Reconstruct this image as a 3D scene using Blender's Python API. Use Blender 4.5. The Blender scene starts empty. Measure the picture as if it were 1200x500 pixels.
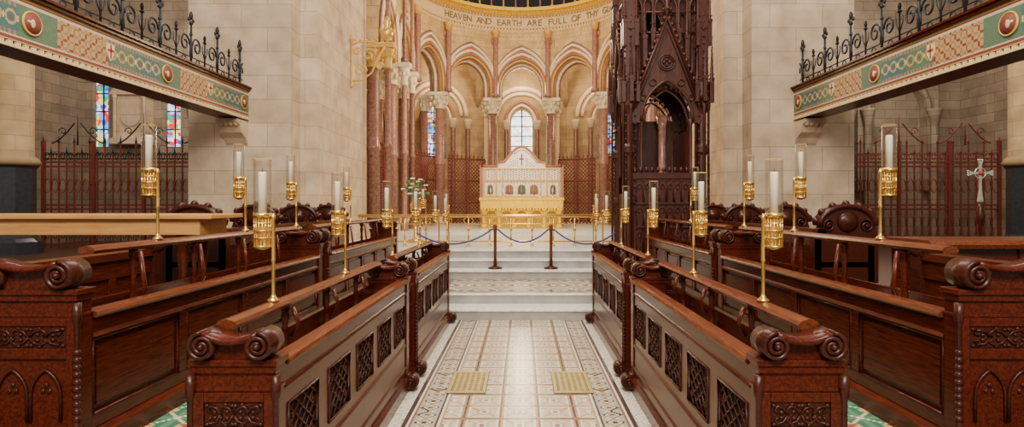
import bpy, bmesh, math, random
from math import sin, cos, pi, sqrt, radians, atan2
from mathutils import Vector, Matrix
random.seed(7)
COL = bpy.context.scene.collection

# ------------------------------------------------------------ materials
def nt(name):
    m = bpy.data.materials.new(name); m.use_nodes = True
    n = m.node_tree; b = n.nodes['Principled BSDF']
    return m, n, b
def plain(name, c, rough=0.5, metal=0.0, var=0.12, scale=14.0, emit=0.0, bump=0.0, c2=None):
    m, n, b = nt(name)
    tc = n.nodes.new('ShaderNodeTexCoord')
    no = n.nodes.new('ShaderNodeTexNoise'); no.inputs['Scale'].default_value = scale; no.inputs['Detail'].default_value = 4
    n.links.new(tc.outputs['Object'], no.inputs['Vector'])
    r = n.nodes.new('ShaderNodeValToRGB')
    a = [max(0, v*(1-var*1.6)) for v in c]; d = [min(1, v*(1+var)) for v in (c2 or c)]
    r.color_ramp.elements[0].position = .3; r.color_ramp.elements[1].position = .7
    r.color_ramp.elements[0].color = (*a, 1); r.color_ramp.elements[1].color = (*d, 1)
    n.links.new(no.outputs['Fac'], r.inputs['Fac'])
    n.links.new(r.outputs['Color'], b.inputs['Base Color'])
    b.inputs['Roughness'].default_value = rough; b.inputs['Metallic'].default_value = metal
    return m
def wood(name, c1, c2, rough=0.28, sc=(22, 1.6, 22), spec=.28):
    m, n, b = nt(name)
    tc = n.nodes.new('ShaderNodeTexCoord'); mp = n.nodes.new('ShaderNodeMapping'); mp.inputs['Scale'].default_value = sc
    no = n.nodes.new('ShaderNodeTexNoise'); no.inputs['Scale'].default_value = 4; no.inputs['Detail'].default_value = 6; no.inputs['Distortion'].default_value = .3
    r = n.nodes.new('ShaderNodeValToRGB'); r.color_ramp.elements[0].position = .25; r.color_ramp.elements[1].position = .78
    r.color_ramp.elements[0].color = (*c1, 1); r.color_ramp.elements[1].color = (*c2, 1)
    n.links.new(tc.outputs['Object'], mp.inputs['Vector']); n.links.new(mp.outputs['Vector'], no.inputs['Vector'])
    n.links.new(no.outputs['Fac'], r.inputs['Fac']); n.links.new(r.outputs['Color'], b.inputs['Base Color'])
    b.inputs['Roughness'].default_value = rough; b.inputs['Specular IOR Level'].default_value = spec
    return m
def ashlar(name, c1, c2, cm, bw=1.0, bh=0.45, mortar=.008):
    m, n, b = nt(name)
    tc = n.nodes.new('ShaderNodeTexCoord'); sp = n.nodes.new('ShaderNodeSeparateXYZ')
    ad = n.nodes.new('ShaderNodeMath'); ad.operation = 'ADD'; cb = n.nodes.new('ShaderNodeCombineXYZ')
    n.links.new(tc.outputs['Object'], sp.inputs[0]); n.links.new(sp.outputs['X'], ad.inputs[0]); n.links.new(sp.outputs['Y'], ad.inputs[1])
    n.links.new(ad.outputs[0], cb.inputs['X']); n.links.new(sp.outputs['Z'], cb.inputs['Y'])
    br = n.nodes.new('ShaderNodeTexBrick'); br.inputs['Scale'].default_value = 1
    br.inputs['Brick Width'].default_value = bw; br.inputs['Row Height'].default_value = bh
    br.inputs['Mortar Size'].default_value = mortar; br.inputs['Mortar Smooth'].default_value = .3
    br.inputs['Color1'].default_value = (*c1, 1); br.inputs['Color2'].default_value = (*c2, 1); br.inputs['Mortar'].default_value = (*cm, 1)
    n.links.new(cb.outputs[0], br.inputs['Vector'])
    no = n.nodes.new('ShaderNodeTexNoise'); no.inputs['Scale'].default_value = 2.5; no.inputs['Detail'].default_value = 8
    n.links.new(tc.outputs['Object'], no.inputs['Vector'])
    r = n.nodes.new('ShaderNodeValToRGB'); r.color_ramp.elements[0].position = .25; r.color_ramp.elements[1].position = .75
    r.color_ramp.elements[0].color = (.66, .59, .53, 1); r.color_ramp.elements[1].color = (1.1, 1.08, 1.05, 1)
    n.links.new(no.outputs['Fac'], r.inputs['Fac'])
    mx = n.nodes.new('ShaderNodeMixRGB'); mx.blend_type = 'MULTIPLY'; mx.inputs['Fac'].default_value = 1
    n.links.new(br.outputs['Color'], mx.inputs['Color1']); n.links.new(r.outputs['Color'], mx.inputs['Color2'])
    n.links.new(mx.outputs['Color'], b.inputs['Base Color']); b.inputs['Roughness'].default_value = .8
    return m
def stained(name, strength=2.0, scale=9.0, pal=None):
    m, n, b = nt(name)
    tc = n.nodes.new('ShaderNodeTexCoord'); vo = n.nodes.new('ShaderNodeTexVoronoi'); vo.inputs['Scale'].default_value = scale
    n.links.new(tc.outputs['Object'], vo.inputs['Vector'])
    sp = n.nodes.new('ShaderNodeSeparateColor'); n.links.new(vo.outputs['Color'], sp.inputs[0])
    r = n.nodes.new('ShaderNodeValToRGB'); r.color_ramp.interpolation = 'CONSTANT'
    pal = pal or [(.6, .75, 1), (.03, .08, .55), (.7, .03, .03), (.85, .9, 1), (.85, .6, .1), (.03, .35, .15), (.1, .35, .9)]
    r.color_ramp.elements[0].color = (*pal[0], 1); r.color_ramp.elements[1].color = (*pal[1], 1); r.color_ramp.elements[1].position = 1/len(pal)
    for i, c in enumerate(pal[2:]):
        e = r.color_ramp.elements.new((i+2)/len(pal)); e.color = (*c, 1)
    n.links.new(sp.outputs[0], r.inputs['Fac']); n.links.new(r.outputs['Color'], b.inputs['Base Color'])
    n.links.new(r.outputs['Color'], b.inputs['Emission Color']); b.inputs['Emission Strength'].default_value = strength
    return m
def glassmat():
    m, n, b = nt('clear_glass')
    out = n.nodes['Material Output']
    t = n.nodes.new('ShaderNodeBsdfTransparent'); t.inputs[0].default_value = (.96, .955, .93, 1)
    g = n.nodes.new('ShaderNodeBsdfGlossy'); g.inputs['Roughness'].default_value = .06; g.inputs['Color'].default_value = (1, .97, .9, 1)
    lw = n.nodes.new('ShaderNodeLayerWeight'); lw.inputs['Blend'].default_value = .35
    mu = n.nodes.new('ShaderNodeMath'); mu.operation = 'MULTIPLY'; mu.inputs[1].default_value = .8
    mx = n.nodes.new('ShaderNodeMixShader')
    n.links.new(lw.outputs['Facing'], mu.inputs[0]); n.links.new(mu.outputs[0], mx.inputs[0]); n.links.new(t.outputs[0], mx.inputs[1]); n.links.new(g.outputs[0], mx.inputs[2])
    n.links.new(mx.outputs[0], out.inputs['Surface'])
    return m

M = {}
M['wood'] = wood('mahogany_wood', (.030, .0045, .0025), (.125, .020, .008), .24)
M['woodl'] = wood('rail_wood', (.06, .013, .005), (.19, .047, .017), .24)
M['carve'] = wood('carved_dark_wood', (.022, .005, .003), (.080, .017, .009), .3)
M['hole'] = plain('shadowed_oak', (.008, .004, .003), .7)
M['throne'] = wood('throne_wood', (.030, .009, .007), (.10, .029, .019), .36, (9, 9, 1.5))
M['light'] = wood('light_oak', (.50, .22, .06), (.68, .36, .12), .35, (1, 9, 9))
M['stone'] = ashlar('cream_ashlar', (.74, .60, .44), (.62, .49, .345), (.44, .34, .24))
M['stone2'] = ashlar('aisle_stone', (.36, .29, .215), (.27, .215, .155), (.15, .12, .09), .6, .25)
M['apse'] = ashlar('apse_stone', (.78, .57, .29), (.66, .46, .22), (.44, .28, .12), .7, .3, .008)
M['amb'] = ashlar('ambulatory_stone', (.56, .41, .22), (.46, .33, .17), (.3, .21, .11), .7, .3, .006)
M['cream'] = plain('cream_stone', (.76, .58, .32), .7)
M['pale'] = plain('pale_carved_stone', (.88, .75, .52), .7)
M['pink'] = plain('pink_marble', (.33, .145, .11), .22, c2=(.44, .215, .165))
M['rose'] = plain('rose_stone_band', (.42, .17, .10), .6)
M['brown'] = plain('brown_marble', (.19, .085, .06), .22, c2=(.30, .14, .10))
M['green'] = plain('green_marble', (.04, .11, .08), .25)
M['gold'] = plain('gilt', (.80, .52, .14), .35, .6)
M['brass'] = plain('polished_brass', (.82, .52, .14), .22, .85, .04)
M['dullb'] = plain('dull_brass', (.50, .37, .12), .45, .4)
M['goldp'] = plain('gold_paint', (.70, .43, .10), .5, .1)
M['goldb'] = plain('bright_gold_cloth', (.92, .58, .01), .45, .0)
M['white'] = plain('white_marble', (.80, .77, .70), .3)
M['grey'] = plain('grey_marble', (.40, .38, .36), .22, scale=5)
M['plat'] = plain('dark_floor_boards', (.09, .04, .022), .4, scale=5)
M['blackm'] = plain('black_marble', (.04, .045, .055), .2)
M['iron'] = plain('dark_iron', (.022, .026, .035), .45, .4)
M['rediron'] = plain('red_painted_iron', (.21, .042, .032), .5, .1)
M['wax'] = plain('candle_wax', (.92, .86, .68), .45, 0, .03)
M['glass'] = glassmat()
M['win'] = stained('stained_glass', 1.6, 8)
M['winc'] = stained('bright_stained_glass', 2.6, 7, [(.9, .95, 1), (.8, .9, 1), (.95, .9, .6), (.5, .7, 1), (.9, .5, .4), (1, 1, 1)])
M['blue'] = plain('blue_rope', (.02, .05, .22), .8)
M['leaf'] = plain('leaf_green', (.05, .18, .04), .6)
M['petal'] = plain('white_petal', (.85, .84, .75), .6)
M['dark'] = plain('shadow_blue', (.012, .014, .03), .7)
M['paper'] = plain('book_paper', (.75, .70, .55), .8)
M['redc'] = plain('red_cloth', (.36, .035, .025), .8)
M['letter'] = plain('umber_lettering', (.24, .125, .045), .7)
PALS = {
 'W': (.72, .67, .57), 'C': (.62, .50, .34), 'O': (.42, .27, .13), 'T': (.26, .125, .075), 'D': (.07, .045, .04),
 'G': (.10, .15, .11), 'S': (.42, .37, .30), 'E': (.025, .13, .07), 'F': (.07, .19, .11), 'B': (.05, .14, .15), 'R': (.23, .045, .028), 'Y': (.48, .32, .11),
 'K': (.10, .17, .10), 'P': (.36, .18, .12), 'X': (.62, .51, .36)}
PK = list(PALS)
PM = [plain('tessera_'+k, PALS[k], .22, 0, .10, 25) for k in PK]
PB = [plain('paint_'+k, PALS[k], .6, 0, .08, 25) for k in PK]

# ------------------------------------------------------------ mesh builder
class MB:
    def __init__(s): s.v = []; s.f = []; s.m = []; s.s = []
    def add(s, vs, fs, mi=0, sm=False):
        o = len(s.v); s.v += [tuple(p) for p in vs]
        for f in fs: s.f.append(tuple(i+o for i in f)); s.m.append(mi); s.s.append(sm)
        return s
    def box(s, x0, x1, y0, y1, z0, z1, mi=0):
        return s.add([(x0,y0,z0),(x1,y0,z0),(x1,y1,z0),(x0,y1,z0),(x0,y0,z1),(x1,y0,z1),(x1,y1,z1),(x0,y1,z1)],
              [(0,3,2,1),(4,5,6,7),(0,1,5,4),(1,2,6,5),(2,3,7,6),(3,0,4,7)], mi)
    def lathe(s, c, prof, n=16, mi=0, axis='z', sm=True):
        vs = []
        for r, z in prof:
            r = max(r, 1e-4)
            for i in range(n):
                a = 2*pi*i/n; p = (r*cos(a), r*sin(a), z)
                if axis == 'y': p = (p[0], p[2], p[1])
                if axis == 'x': p = (p[2], p[0], p[1])
                vs.append((c[0]+p[0], c[1]+p[1], c[2]+p[2]))
        fs = []
        for k in range(len(prof)-1):
            for i in range(n):
                j = (i+1) % n; fs.append((k*n+i, k*n+j, (k+1)*n+j, (k+1)*n+i))
        fs.append(tuple(range(n))); fs.append(tuple(range((len(prof)-1)*n, len(prof)*n)))
        return s.add(vs, fs, mi, sm)
    def tube(s, pts, r, n=6, mi=0):
        pts = [Vector(p) for p in pts]; vs = []; L = len(pts); up = None
        for i, p in enumerate(pts):
            t = (pts[min(i+1, L-1)]-pts[max(i-1, 0)])
            if t.length < 1e-9: t = Vector((0, 0, 1))
            t.normalize()
            if up is None:
                up = Vector((0, 0, 1)) if abs(t.z) < .9 else Vector((1, 0, 0))
            a = t.cross(up)
            if a.length < 1e-4: a = t.cross(Vector((0, 1, .1)))
            a.normalize(); b = a.cross(t); up = b
            rr = r[i] if isinstance(r, (list, tuple)) else r
            for k in range(n):
                an = 2*pi*k/n; vs.append(p+a*rr*cos(an)+b*rr*sin(an))
        fs = [(i*n+k, i*n+(k+1) % n, (i+1)*n+(k+1) % n, (i+1)*n+k) for i in range(L-1) for k in range(n)]
        fs += [tuple(range(n)), tuple(range((L-1)*n, L*n))]
        return s.add(vs, fs, mi, True)
    def sph(s, c, r, sc=(1, 1, 1), n=8, mi=0):
        vs = []; h = n//2+1
        for k in range(h+1):
            ph = pi*k/h
            for i in range(n):
                a = 2*pi*i/n; q = max(sin(ph), 1e-3)
                vs.append((c[0]+r*sc[0]*q*cos(a), c[1]+r*sc[1]*q*sin(a), c[2]+r*sc[2]*cos(ph)))
        fs = [(k*n+i, k*n+(i+1) % n, (k+1)*n+(i+1) % n, (k+1)*n+i) for k in range(h) for i in range(n)]
        return s.add(vs, fs, mi, True)
    def prism(s, poly, a0, a1, pl='xz', mi=0, sm=False):
        def q(p, a): return (p[0], a, p[1]) if pl == 'xz' else ((a, p[0], p[1]) if pl == 'yz' else (p[0], p[1], a))
        n = len(poly); vs = [q(p, a0) for p in poly]+[q(p, a1) for p in poly]
        s.add(vs, [tuple(range(n)), tuple(range(n, 2*n))], mi, False)
        s.add(vs, [(i, (i+1) % n, n+(i+1) % n, n+i) for i in range(n)], mi, sm)
        return s
    def ribbon(s, path, th, a0, a1, pl='xz', mi=0):
        L = len(path); A = []; B = []
        for i, p in enumerate(path):
            p0 = path[max(i-1, 0)]; p1 = path[min(i+1, L-1)]
            dx, dy = p1[0]-p0[0], p1[1]-p0[1]; d = sqrt(dx*dx+dy*dy) or 1
            t = th[i] if isinstance(th, list) else th
            A.append((p[0]-dy/d*t/2, p[1]+dx/d*t/2)); B.append((p[0]+dy/d*t/2, p[1]-dx/d*t/2))
        def q(p, a): return (p[0], a, p[1]) if pl == 'xz' else ((a, p[0], p[1]) if pl == 'yz' else (p[0], p[1], a))
        vs = []
        for i in range(L): vs += [q(A[i], a0), q(B[i], a0), q(B[i], a1), q(A[i], a1)]
        fs = [(i*4+k, i*4+(k+1) % 4, (i+1)*4+(k+1) % 4, (i+1)*4+k) for i in range(L-1) for k in range(4)]
        fs += [(0, 1, 2, 3), (L*4-4, L*4-3, L*4-2, L*4-1)]
        return s.add(vs, fs, mi, True)
    def arcband(s, cy, r0, r1, z0, z1, a0, a1, n=40, mi=0):
        vs = []
        for i in range(n+1):
            a = radians(a0+(a1-a0)*i/n)
            for r, z in ((r0, z0), (r1, z0), (r1, z1), (r0, z1)): vs.append((r*sin(a), cy+r*cos(a), z))
        fs = [(i*4+k, i*4+(k+1) % 4, (i+1)*4+(k+1) % 4, (i+1)*4+k) for i in range(n) for k in range(4)]
        fs += [(0, 1, 2, 3), (n*4, n*4+1, n*4+2, n*4+3)]
        return s.add(vs, fs, mi, False)
    def bay(s, P0, P1, w0, w1, zout, zs, zt, a, rise, c=None, mi=0, n=14):
        P0 = Vector((P0[0], P0[1])); P1 = Vector((P1[0], P1[1])); L = (P1-P0).length; t = (P1-P0)/L; nn = Vector((-t.y, t.x))
        if c is None: c = L/2
        r = (a*a+rise*rise)/(2*a)
        def az(u):
            q = r*r-(abs(u-c)+r-a)**2
            return zs+sqrt(max(q, 0))
        us = [(0, zout), (c-a, zout)]
        if zout < zs-1e-4: us.append((c-a, zs))
        us += [(c-a*cos(pi*i/n), az(c-a*cos(pi*i/n))) for i in range(1, n)]
        if zout < zs-1e-4: us.append((c+a, zs))
        us += [(c+a, zout), (L, zout)]
        ztf = zt if callable(zt) else (lambda u: zt)
        vs = []
        for u, z in us:
            p = P0+t*u
            for w, zz in ((w0, z), (w1, z), (w1, ztf(u)), (w0, ztf(u))):
                q = p+nn*w; vs.append((q.x, q.y, zz))
        fs = [(i*4+k, i*4+(k+1) % 4, (i+1)*4+(k+1) % 4, (i+1)*4+k) for i in range(len(us)-1) for k in range(4)]
        fs += [(0, 1, 2, 3), tuple(len(us)*4-4+k for k in range(4))]
        s.add(vs, fs, mi)
        return lambda u, z, w: (*(P0+t*u+nn*w), z)
    def arch_tube(s, mp, c, a, rise, zs, w, r, mi=0, n=18, zdown=0):
        R = (a*a+rise*rise)/(2*a); pts = []
        if zdown: pts.append(mp(c-a, zs-zdown, w))
        for i in range(n+1):
            u = -a*cos(pi*i/n); pts.append(mp(c+u, zs+sqrt(max(R*R-(abs(u)+R-a)**2, 0)), w))
        if zdown: pts.append(mp(c+a, zs-zdown, w))
        return s.tube(pts, r, 6, mi)
    def mir(s, sx):
        if sx < 0: s.v = [(-x, y, z) for x, y, z in s.v]
        return s
    def grid(s, u0, u1, v0, v1, cs, fn, mp):
        nu = int(round((u1-u0)/cs)); nv = int(round((v1-v0)/cs)); o = len(s.v)
        for j in range(nv+1):
            for i in range(nu+1): s.v.append(mp(u0+(u1-u0)*i/nu, v0+(v1-v0)*j/nv))
        for j in range(nv):
            for i in range(nu):
                s.f.append((o+j*(nu+1)+i, o+j*(nu+1)+i+1, o+(j+1)*(nu+1)+i+1, o+(j+1)*(nu+1)+i))
                s.m.append(PK.index(fn(u0+(u1-u0)*(i+.5)/nu, v0+(v1-v0)*(j+.5)/nv))); s.s.append(False)
        return s

def mkobj(name, mb, mats, parent=None, loc=(0, 0, 0), bevel=0, recalc=True, **props):
    me = bpy.data.meshes.new(name); me.from_pydata(mb.v, [], mb.f)
    for m in (mats if isinstance(mats, (list, tuple)) else [mats]): me.materials.append(m)
    me.polygons.foreach_set('material_index', mb.m); me.polygons.foreach_set('use_smooth', mb.s)
    if recalc:
        bm = bmesh.new(); bm.from_mesh(me); bmesh.ops.recalc_face_normals(bm, faces=bm.faces); bm.to_mesh(me); bm.free()
    o = bpy.data.objects.new(name, me); COL.objects.link(o); o.location = loc
    if parent: o.parent = parent
    if bevel:
        b = o.modifiers.new('b', 'BEVEL'); b.width = bevel; b.segments = 2; b.limit_method = 'ANGLE'; b.angle_limit = radians(50)
    for k, v in props.items(): o[k] = v
    return o
def thing(name, loc, label, category, group=None):
    o = bpy.data.objects.new(name, None); COL.objects.link(o); o.location = loc; o.empty_display_size = .1
    o['label'] = label; o['category'] = category
    if group: o['group'] = group
    return o
def struct(name, mb, mats, **kw):
    return mkobj(name, mb, mats, kind='structure', **kw)
def circ(cx, cz, r, n=20): return [(cx+r*cos(2*pi*i/n), cz+r*sin(2*pi*i/n)) for i in range(n)]

# ------------------------------------------------------------ FLOORS
def choirpat(x, y):
    ax = abs(x)
    if ax > .865: return 'S' if random.random() < .18 else 'W'
    if ax > .83: return 'D'
    if ax > .81: return 'W'
    if ax > .785: return 'T'
    if ax > .625:
        p = (y % .16)-.08; q = ax-.705; d = abs(p)+abs(q)
        if d < .02: return 'D'
        if d < .045: return 'O'
        if d < .06: return 'W'
        if d < .08: return 'D'
        return 'C' if abs(q) < .06 else 'S'
    if ax > .60: return 'D'
    if ax > .58: return 'W'
    if ax > .56: return 'O'
    p = abs(((x+.14) % .28)-.14); q = abs(((y) % .28)-.14)
    if p > .118 and q > .118: return 'T'
    if p > .132 or q > .132: return 'D'
    if p > .118 or q > .118: return 'O'
    if p > .104 or q > .104: return 'W'
    if p < .018 and q < .018: return 'T'
    if p < .036 and q < .036: return 'W'
    if abs(p-q) < .010: return 'O'
    if p+q < .075: return 'S'
    return 'C' if max(p, q) > .075 else 'X'
mb = MB().grid(-.98, .98, 2.2, 8.3, .0172, choirpat, lambda u, v: (u, v, 0))
struct('floor', mb, PM, recalc=False)
struct('floor', MB().box(-12.5, 12.5, -4, 29, -.3, -.004), M['grey'])
for s in (-1, 1):
    struct('floor', MB().box(1.34, 2.7, -2, 11.2, -.004, .4).mir(s), M['plat'])
    struct('floor', MB().box(2.7, 12.4, -3, 16.8, -.004, .6).mir(s), M['plat'])
    def cpat(x, y):
        p = abs((x % .24)-.12); q = abs((y % .24)-.12)
        if p+q < .04: return 'R'
        if p+q < .07: return 'Y'
        if abs(p-q) < .012: return 'C'
        if p > .105 or q > .105: return 'F'
        return 'E'
    mb = MB().grid(1.36, 2.04, 1.0, 8.2, .02, cpat, lambda u, v: (u, v, .404)).mir(s)
    mkobj('carpet_runner', mb, PB, label='green patterned carpet runner laid between choir stalls', category='carpet', recalc=False)
lev = [(8.3, 0, .15), (8.8, .15, .3), (10.5, .3, .45), (10.95, .45, .6), (11.35, .6, .75)]
for k, (y, z0, z1) in enumerate(lev):
    xw = 1.33 if k < 2 else 1.7
    mb = MB().box(-xw, xw, y, 16.8 if k == 4 else lev[k+1][0]+.05, z0-(.004 if k == 0 else 0), z1-.03, 0)
    mb.box(-xw, xw, y-.03, 16.8 if k == 4 else lev[k+1][0]+.02, z1-.03, z1, 1)
    struct('floor', mb, [M['grey'], M['white']], bevel=.006)
struct('floor', MB().box(-4.1, 4.1, 11.4, 17.2, .6, .76, 0), M['white'])
struct('floor', MB().box(-7.6, 7.6, 17.2, 29, -.004, .85, 0), M['white'])
def lpat(x, y):
    if abs(abs(x)-1.25) < .03 or abs(y-8.95) < .02 or abs(y-10.35) < .02: return 'D'
    if abs(abs(x)-1.18) < .03 or abs(y-9.03) < .03 or abs(y-10.27) < .03: return 'T'
    p = (x+.3) % .6-.3; q = (y-9.65+.3) % .6-.3; r = sqrt(p*p+q*q)
    if r < .06: return 'R'
    if r < .13: return 'W'
    if r < .17: return 'D'
    if r < .23: return 'O'
    if r < .27: return 'W'
    return 'TCS'[(int((x+10)/.05)+int(y/.05)) % 3]
mb = MB().grid(-1.33, 1.33, 8.85, 10.48, .022, lpat, lambda u, v: (u, v, .303))
struct('floor', mb, PM, recalc=False)
for x in (-.46, .46):
    g = MB().box(-.17, .17, -.34, .34, 0, .003, 0)
    g.box(-.165, -.135, -.33, .33, .003, .006, 1).box(.135, .165, -.33, .33, .003, .006, 1).box(-.135, .135, -.33, -.29, .003, .006, 1).box(-.135, .135, .29, .33, .003, .006, 1)
    for i in range(13): g.box(-.13, .13, -.27+i*.045-.012, -.27+i*.045+.012, .003, .006, 1)
    for i in range(5): g.box(-.1+i*.05-.01, -.1+i*.05+.01, -.29, .29, .003, .007, 1)
    mkobj('floor_grille', g, [M['dark'], M['dullb']], loc=(x, 5.4, .001), label='brass heating grille set in the mosaic floor', category='grille', group='floor grilles')

# ------------------------------------------------------------ WALLS
for s, nm in ((-1, 'left'), (1, 'right')):
    mb = MB().box(4.36, 6.3, 11.3, 15.38, .6, 12).mir(s)
    mb2 = MB().box(4.0, 4.355, 11.75, 15.4, .6, 12).box(3.96, 4.3, 11.7, 15.45, .6, 1.1).mir(s); mb.add(mb2.v, mb2.f)
    struct('wall_'+nm, mb, M['stone'])
    mb = MB()
    if s < 0:
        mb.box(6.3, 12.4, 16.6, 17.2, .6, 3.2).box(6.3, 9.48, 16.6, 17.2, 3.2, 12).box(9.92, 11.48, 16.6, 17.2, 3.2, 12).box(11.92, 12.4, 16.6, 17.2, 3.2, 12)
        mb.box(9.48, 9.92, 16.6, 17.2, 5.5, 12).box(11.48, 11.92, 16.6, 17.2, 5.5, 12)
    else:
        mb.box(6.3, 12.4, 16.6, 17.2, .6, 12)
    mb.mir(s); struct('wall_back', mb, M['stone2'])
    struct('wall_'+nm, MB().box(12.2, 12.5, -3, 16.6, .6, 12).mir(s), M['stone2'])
    for x in (9.7, 11.7):
        if s > 0: continue
        w = MB().box(x-.22, x+.22, 16.75, 16.8, 3.2, 5.5, 0)
        for k in range(5): w.box(x-.22, x+.22, 16.73, 16.75, 3.2+k*.5, 3.23+k*.5, 1)
        w.box(x-.012, x+.012, 16.72, 16.75, 3.2, 5.5, 1)
        w.mir(s); struct('window_1', w, [M['win'], M['iron']])
    mb = MB()
    for x0 in ((6.9,) if s < 0 else (6.9, 9.2)):
        mp = mb.bay((x0, 16.55), (x0+2.2, 16.55), -.22, .04, 2.0, 4.2, 5.4, .75, .85)
        mb.arch_tube(mp, 1.1, .83, .93, 4.2, -.24, .07, 0, zdown=1.6); mb.box(x0-.1, x0+2.3, 16.3, 16.6, 5.4, 5.55)
        for u in (x0+.2, x0+2.0): mb.lathe((u, 16.2, .6), [(.16, 0), (.1, .3), (.1, 3.2), (.18, 3.55), (.2, 3.6)], 10)
    mb.mir(s); struct('trim_1', mb, M['stone2'])
    xm = 10.65 if s < 0 else 8.2
    mb = MB().box(xm-.5, xm+.5, 16.1, 16.6, 3.25, 3.4).box(xm-.42, xm+.42, 16.3, 16.6, 3.4, 4.6).prism([(xm-.55, 4.6), (xm+.55, 4.6), (xm+.45, 4.75), (xm, 5.15), (xm-.45, 4.75)], 16.2, 16.6)
    for u in (-.4, .4): mb.lathe((xm+u, 16.22, 3.4), [(.06, 0), (.045, .06), (.045, 1.05), (.07, 1.2)], 8)
    mb.prism(circ(xm, 4.0, .26, 16), 16.26, 16.3)
    mb.mir(s); struct('trim_2', mb, M['stone'])
    c = thing('stone_column', (s*10.38, 12.2, .6), 'stone aisle column on black marble base', 'column', 'aisle columns')
    mkobj('base', MB().lathe((0, 0, 0), [(.5, 0), (.5, .25), (.42, .32), (.38, .4), (.38, 1.75), (.43, 1.8)], 8, sm=False), M['blackm'], c)
    mkobj('shaft', MB().lathe((0, 0, 0), [(.42, 1.8), (.47, 1.86), (.42, 1.95), (.35, 2.0), (.35, 9), (.35, 11.4)], 24), M['amb'], c)

# ------------------------------------------------------------ APSE
YC = 20.07; R = 4.1
AN = [-82.5, -49.5, -16.5, 16.5, 49.5, 82.5]
def pol(a, r): a = radians(a); return (r*sin(a), YC+r*cos(a))
def column(loc, h, r=.17, shaft='pink', label='pink marble column with gilded leaf capital', hb=.35, hc=.6, cap='goldp', grp='apse columns', cw=1.0):
    c = thing('marble_column', loc, label, 'column', grp)
    mkobj('base', MB().lathe((0, 0, 0), [(r*1.6, 0), (r*1.6, hb*.3), (r*1.4, hb*.4), (r*1.5, hb*.6), (r*1.2, hb*.8), (r*1.15, hb)], 16), M['cream'], c)
    mkobj('shaft', MB().lathe((0, 0, 0), [(r, hb), (r, h*.45), (r*1.15, h*.455), (r*1.15, h*.47), (r, h*.475), (r*.97, h-hc)], 16), M[shaft], c)
    k = MB().lathe((0, 0, 0), [(r*1.15, h-hc), (r*1.15, h-hc+.05), (r, h-hc+.06), (r*1.1*cw, h-hc*.5), (r*1.5*cw, h-.12), (r*1.55*cw, h-.11)], 12)
    for row in range(2):
        for i in range(8):
            a = 2*pi*(i+.5*row)/8; rr = r*(1.2+.25*row)*cw
            k.sph((rr*cos(a), rr*sin(a), h-hc*.62+row*hc*.32), r*.34, (1, 1, 1.6), 6)
    k.box(-r*1.62*cw, r*1.62*cw, -r*1.62*cw, r*1.62*cw, h-.12, h)
    mkobj('capital', k, M[cap], c)
    return c
ZS = 5.85; Z2 = 6.28
mbw = MB(); mgold = MB(); mred = MB(); mdk = MB(); mgl = MB()
def apsebay(P0, P1):
    L = (Vector(P1)-Vector(P0)).length; a = L/2-.24
    mp = mbw.bay(P0, P1, -.3, .3, ZS, Z2, 8.45, a, 1.04)
    z = Z2-ZS
    mgl.arch_tube(mp, L/2, a+.0, 1.04, Z2, -.3, .045, zdown=z)
    mred.arch_tube(mp, L/2, a+.065, 1.15, Z2, -.33, .055, zdown=z)
    mgold.arch_tube(mp, L/2, a+.125, 1.28, Z2, -.35, .06, zdown=z)
    mred.arch_tube(mp, L/2, a+.16, 1.39, Z2, -.34, .05, zdown=z)
    mgold.arch_tube(mp, L/2, a+.195, 1.5, Z2, -.37, .055, zdown=z)
    mdk.arch_tube(mp, L/2, a+.22, 1.6, Z2, -.33, .045, zdown=z)
    mgold.arch_tube(mp, L/2, a-.07, .95, Z2, .0, .06, zdown=z); mred.arch_tube(mp, L/2, a-.03, 1.0, Z2, -.15, .045, zdown=z)
    mdk.arch_tube(mp, L/2, a-.11, .88, Z2, .1, .04, zdown=z)
    for u in (.14, L-.14): mred.sph(mp(u, 8.05, -.28), .13, (1, 1, 1), 10)
    # painted diaper studs in the spandrels
    for j in range(5):
        for i in range(12):
            u = .3+(L-.6)*(i+.5*(j % 2))/11.5; zz = 7.35+j*.23
            zz_arch = Z2+1.72*sqrt(max(0, 1-((u-L/2)/(a+.26))**2))
            if zz > zz_arch+.05 and u < L-.25: mgl.sph(mp(u, zz, -.3), .03, (1, 1, 1), 5)
    return mp
AP = [pol(a, R) for a in AN]
for i in range(5): apsebay(AP[i], AP[i+1])
for s in (-1, 1):
    pts = [(s*4.1, 15.9), (s*4.1, 18.2), (AP[0][0]*(-s), AP[0][1])]
    if s > 0: pts = [pts[2], pts[1], pts[0]]
    for i in range(2): apsebay(pts[i], pts[i+1])
struct('wall_apse', mbw, M['apse'])
struct('trim_3', mred, M['rose']); struct('trim_4', mgold, M['pale']); struct('trim_5', mdk, M['brown']); struct('trim_9', mgl, M['goldp'])
mb = MB()
FZ = ((8.45, 8.55, .1, 1), (8.55, 9.15, 0, 0), (9.15, 9.27, .16, 3), (9.27, 9.4, .3, 3))
for z0, z1, dx, mi in FZ: mb.arcband(YC, 3.82-dx, 4.4, z0, z1, -90, 90, 48, mi)
for i in range(90):
    a = -88+i*1.98; x, y = pol(a, 3.62); mb.sph((x, y, 9.2), .045, (1, 1, 1), 6, 1)
    mb.sph((*pol(a, 3.72), 8.5), .04, (1, 1, 1), 6, 2)
    for zz in (8.62, 9.09): mb.sph((*pol(a, 3.815), zz), .035, (1, 1, 1), 5, 4)
    mb.sph((*pol(a+.99, 3.815), 8.67), .02, (1, 1, 1), 5, 1); mb.sph((*pol(a+.99, 3.815), 9.04), .02, (1, 1, 1), 5, 1)
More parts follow.
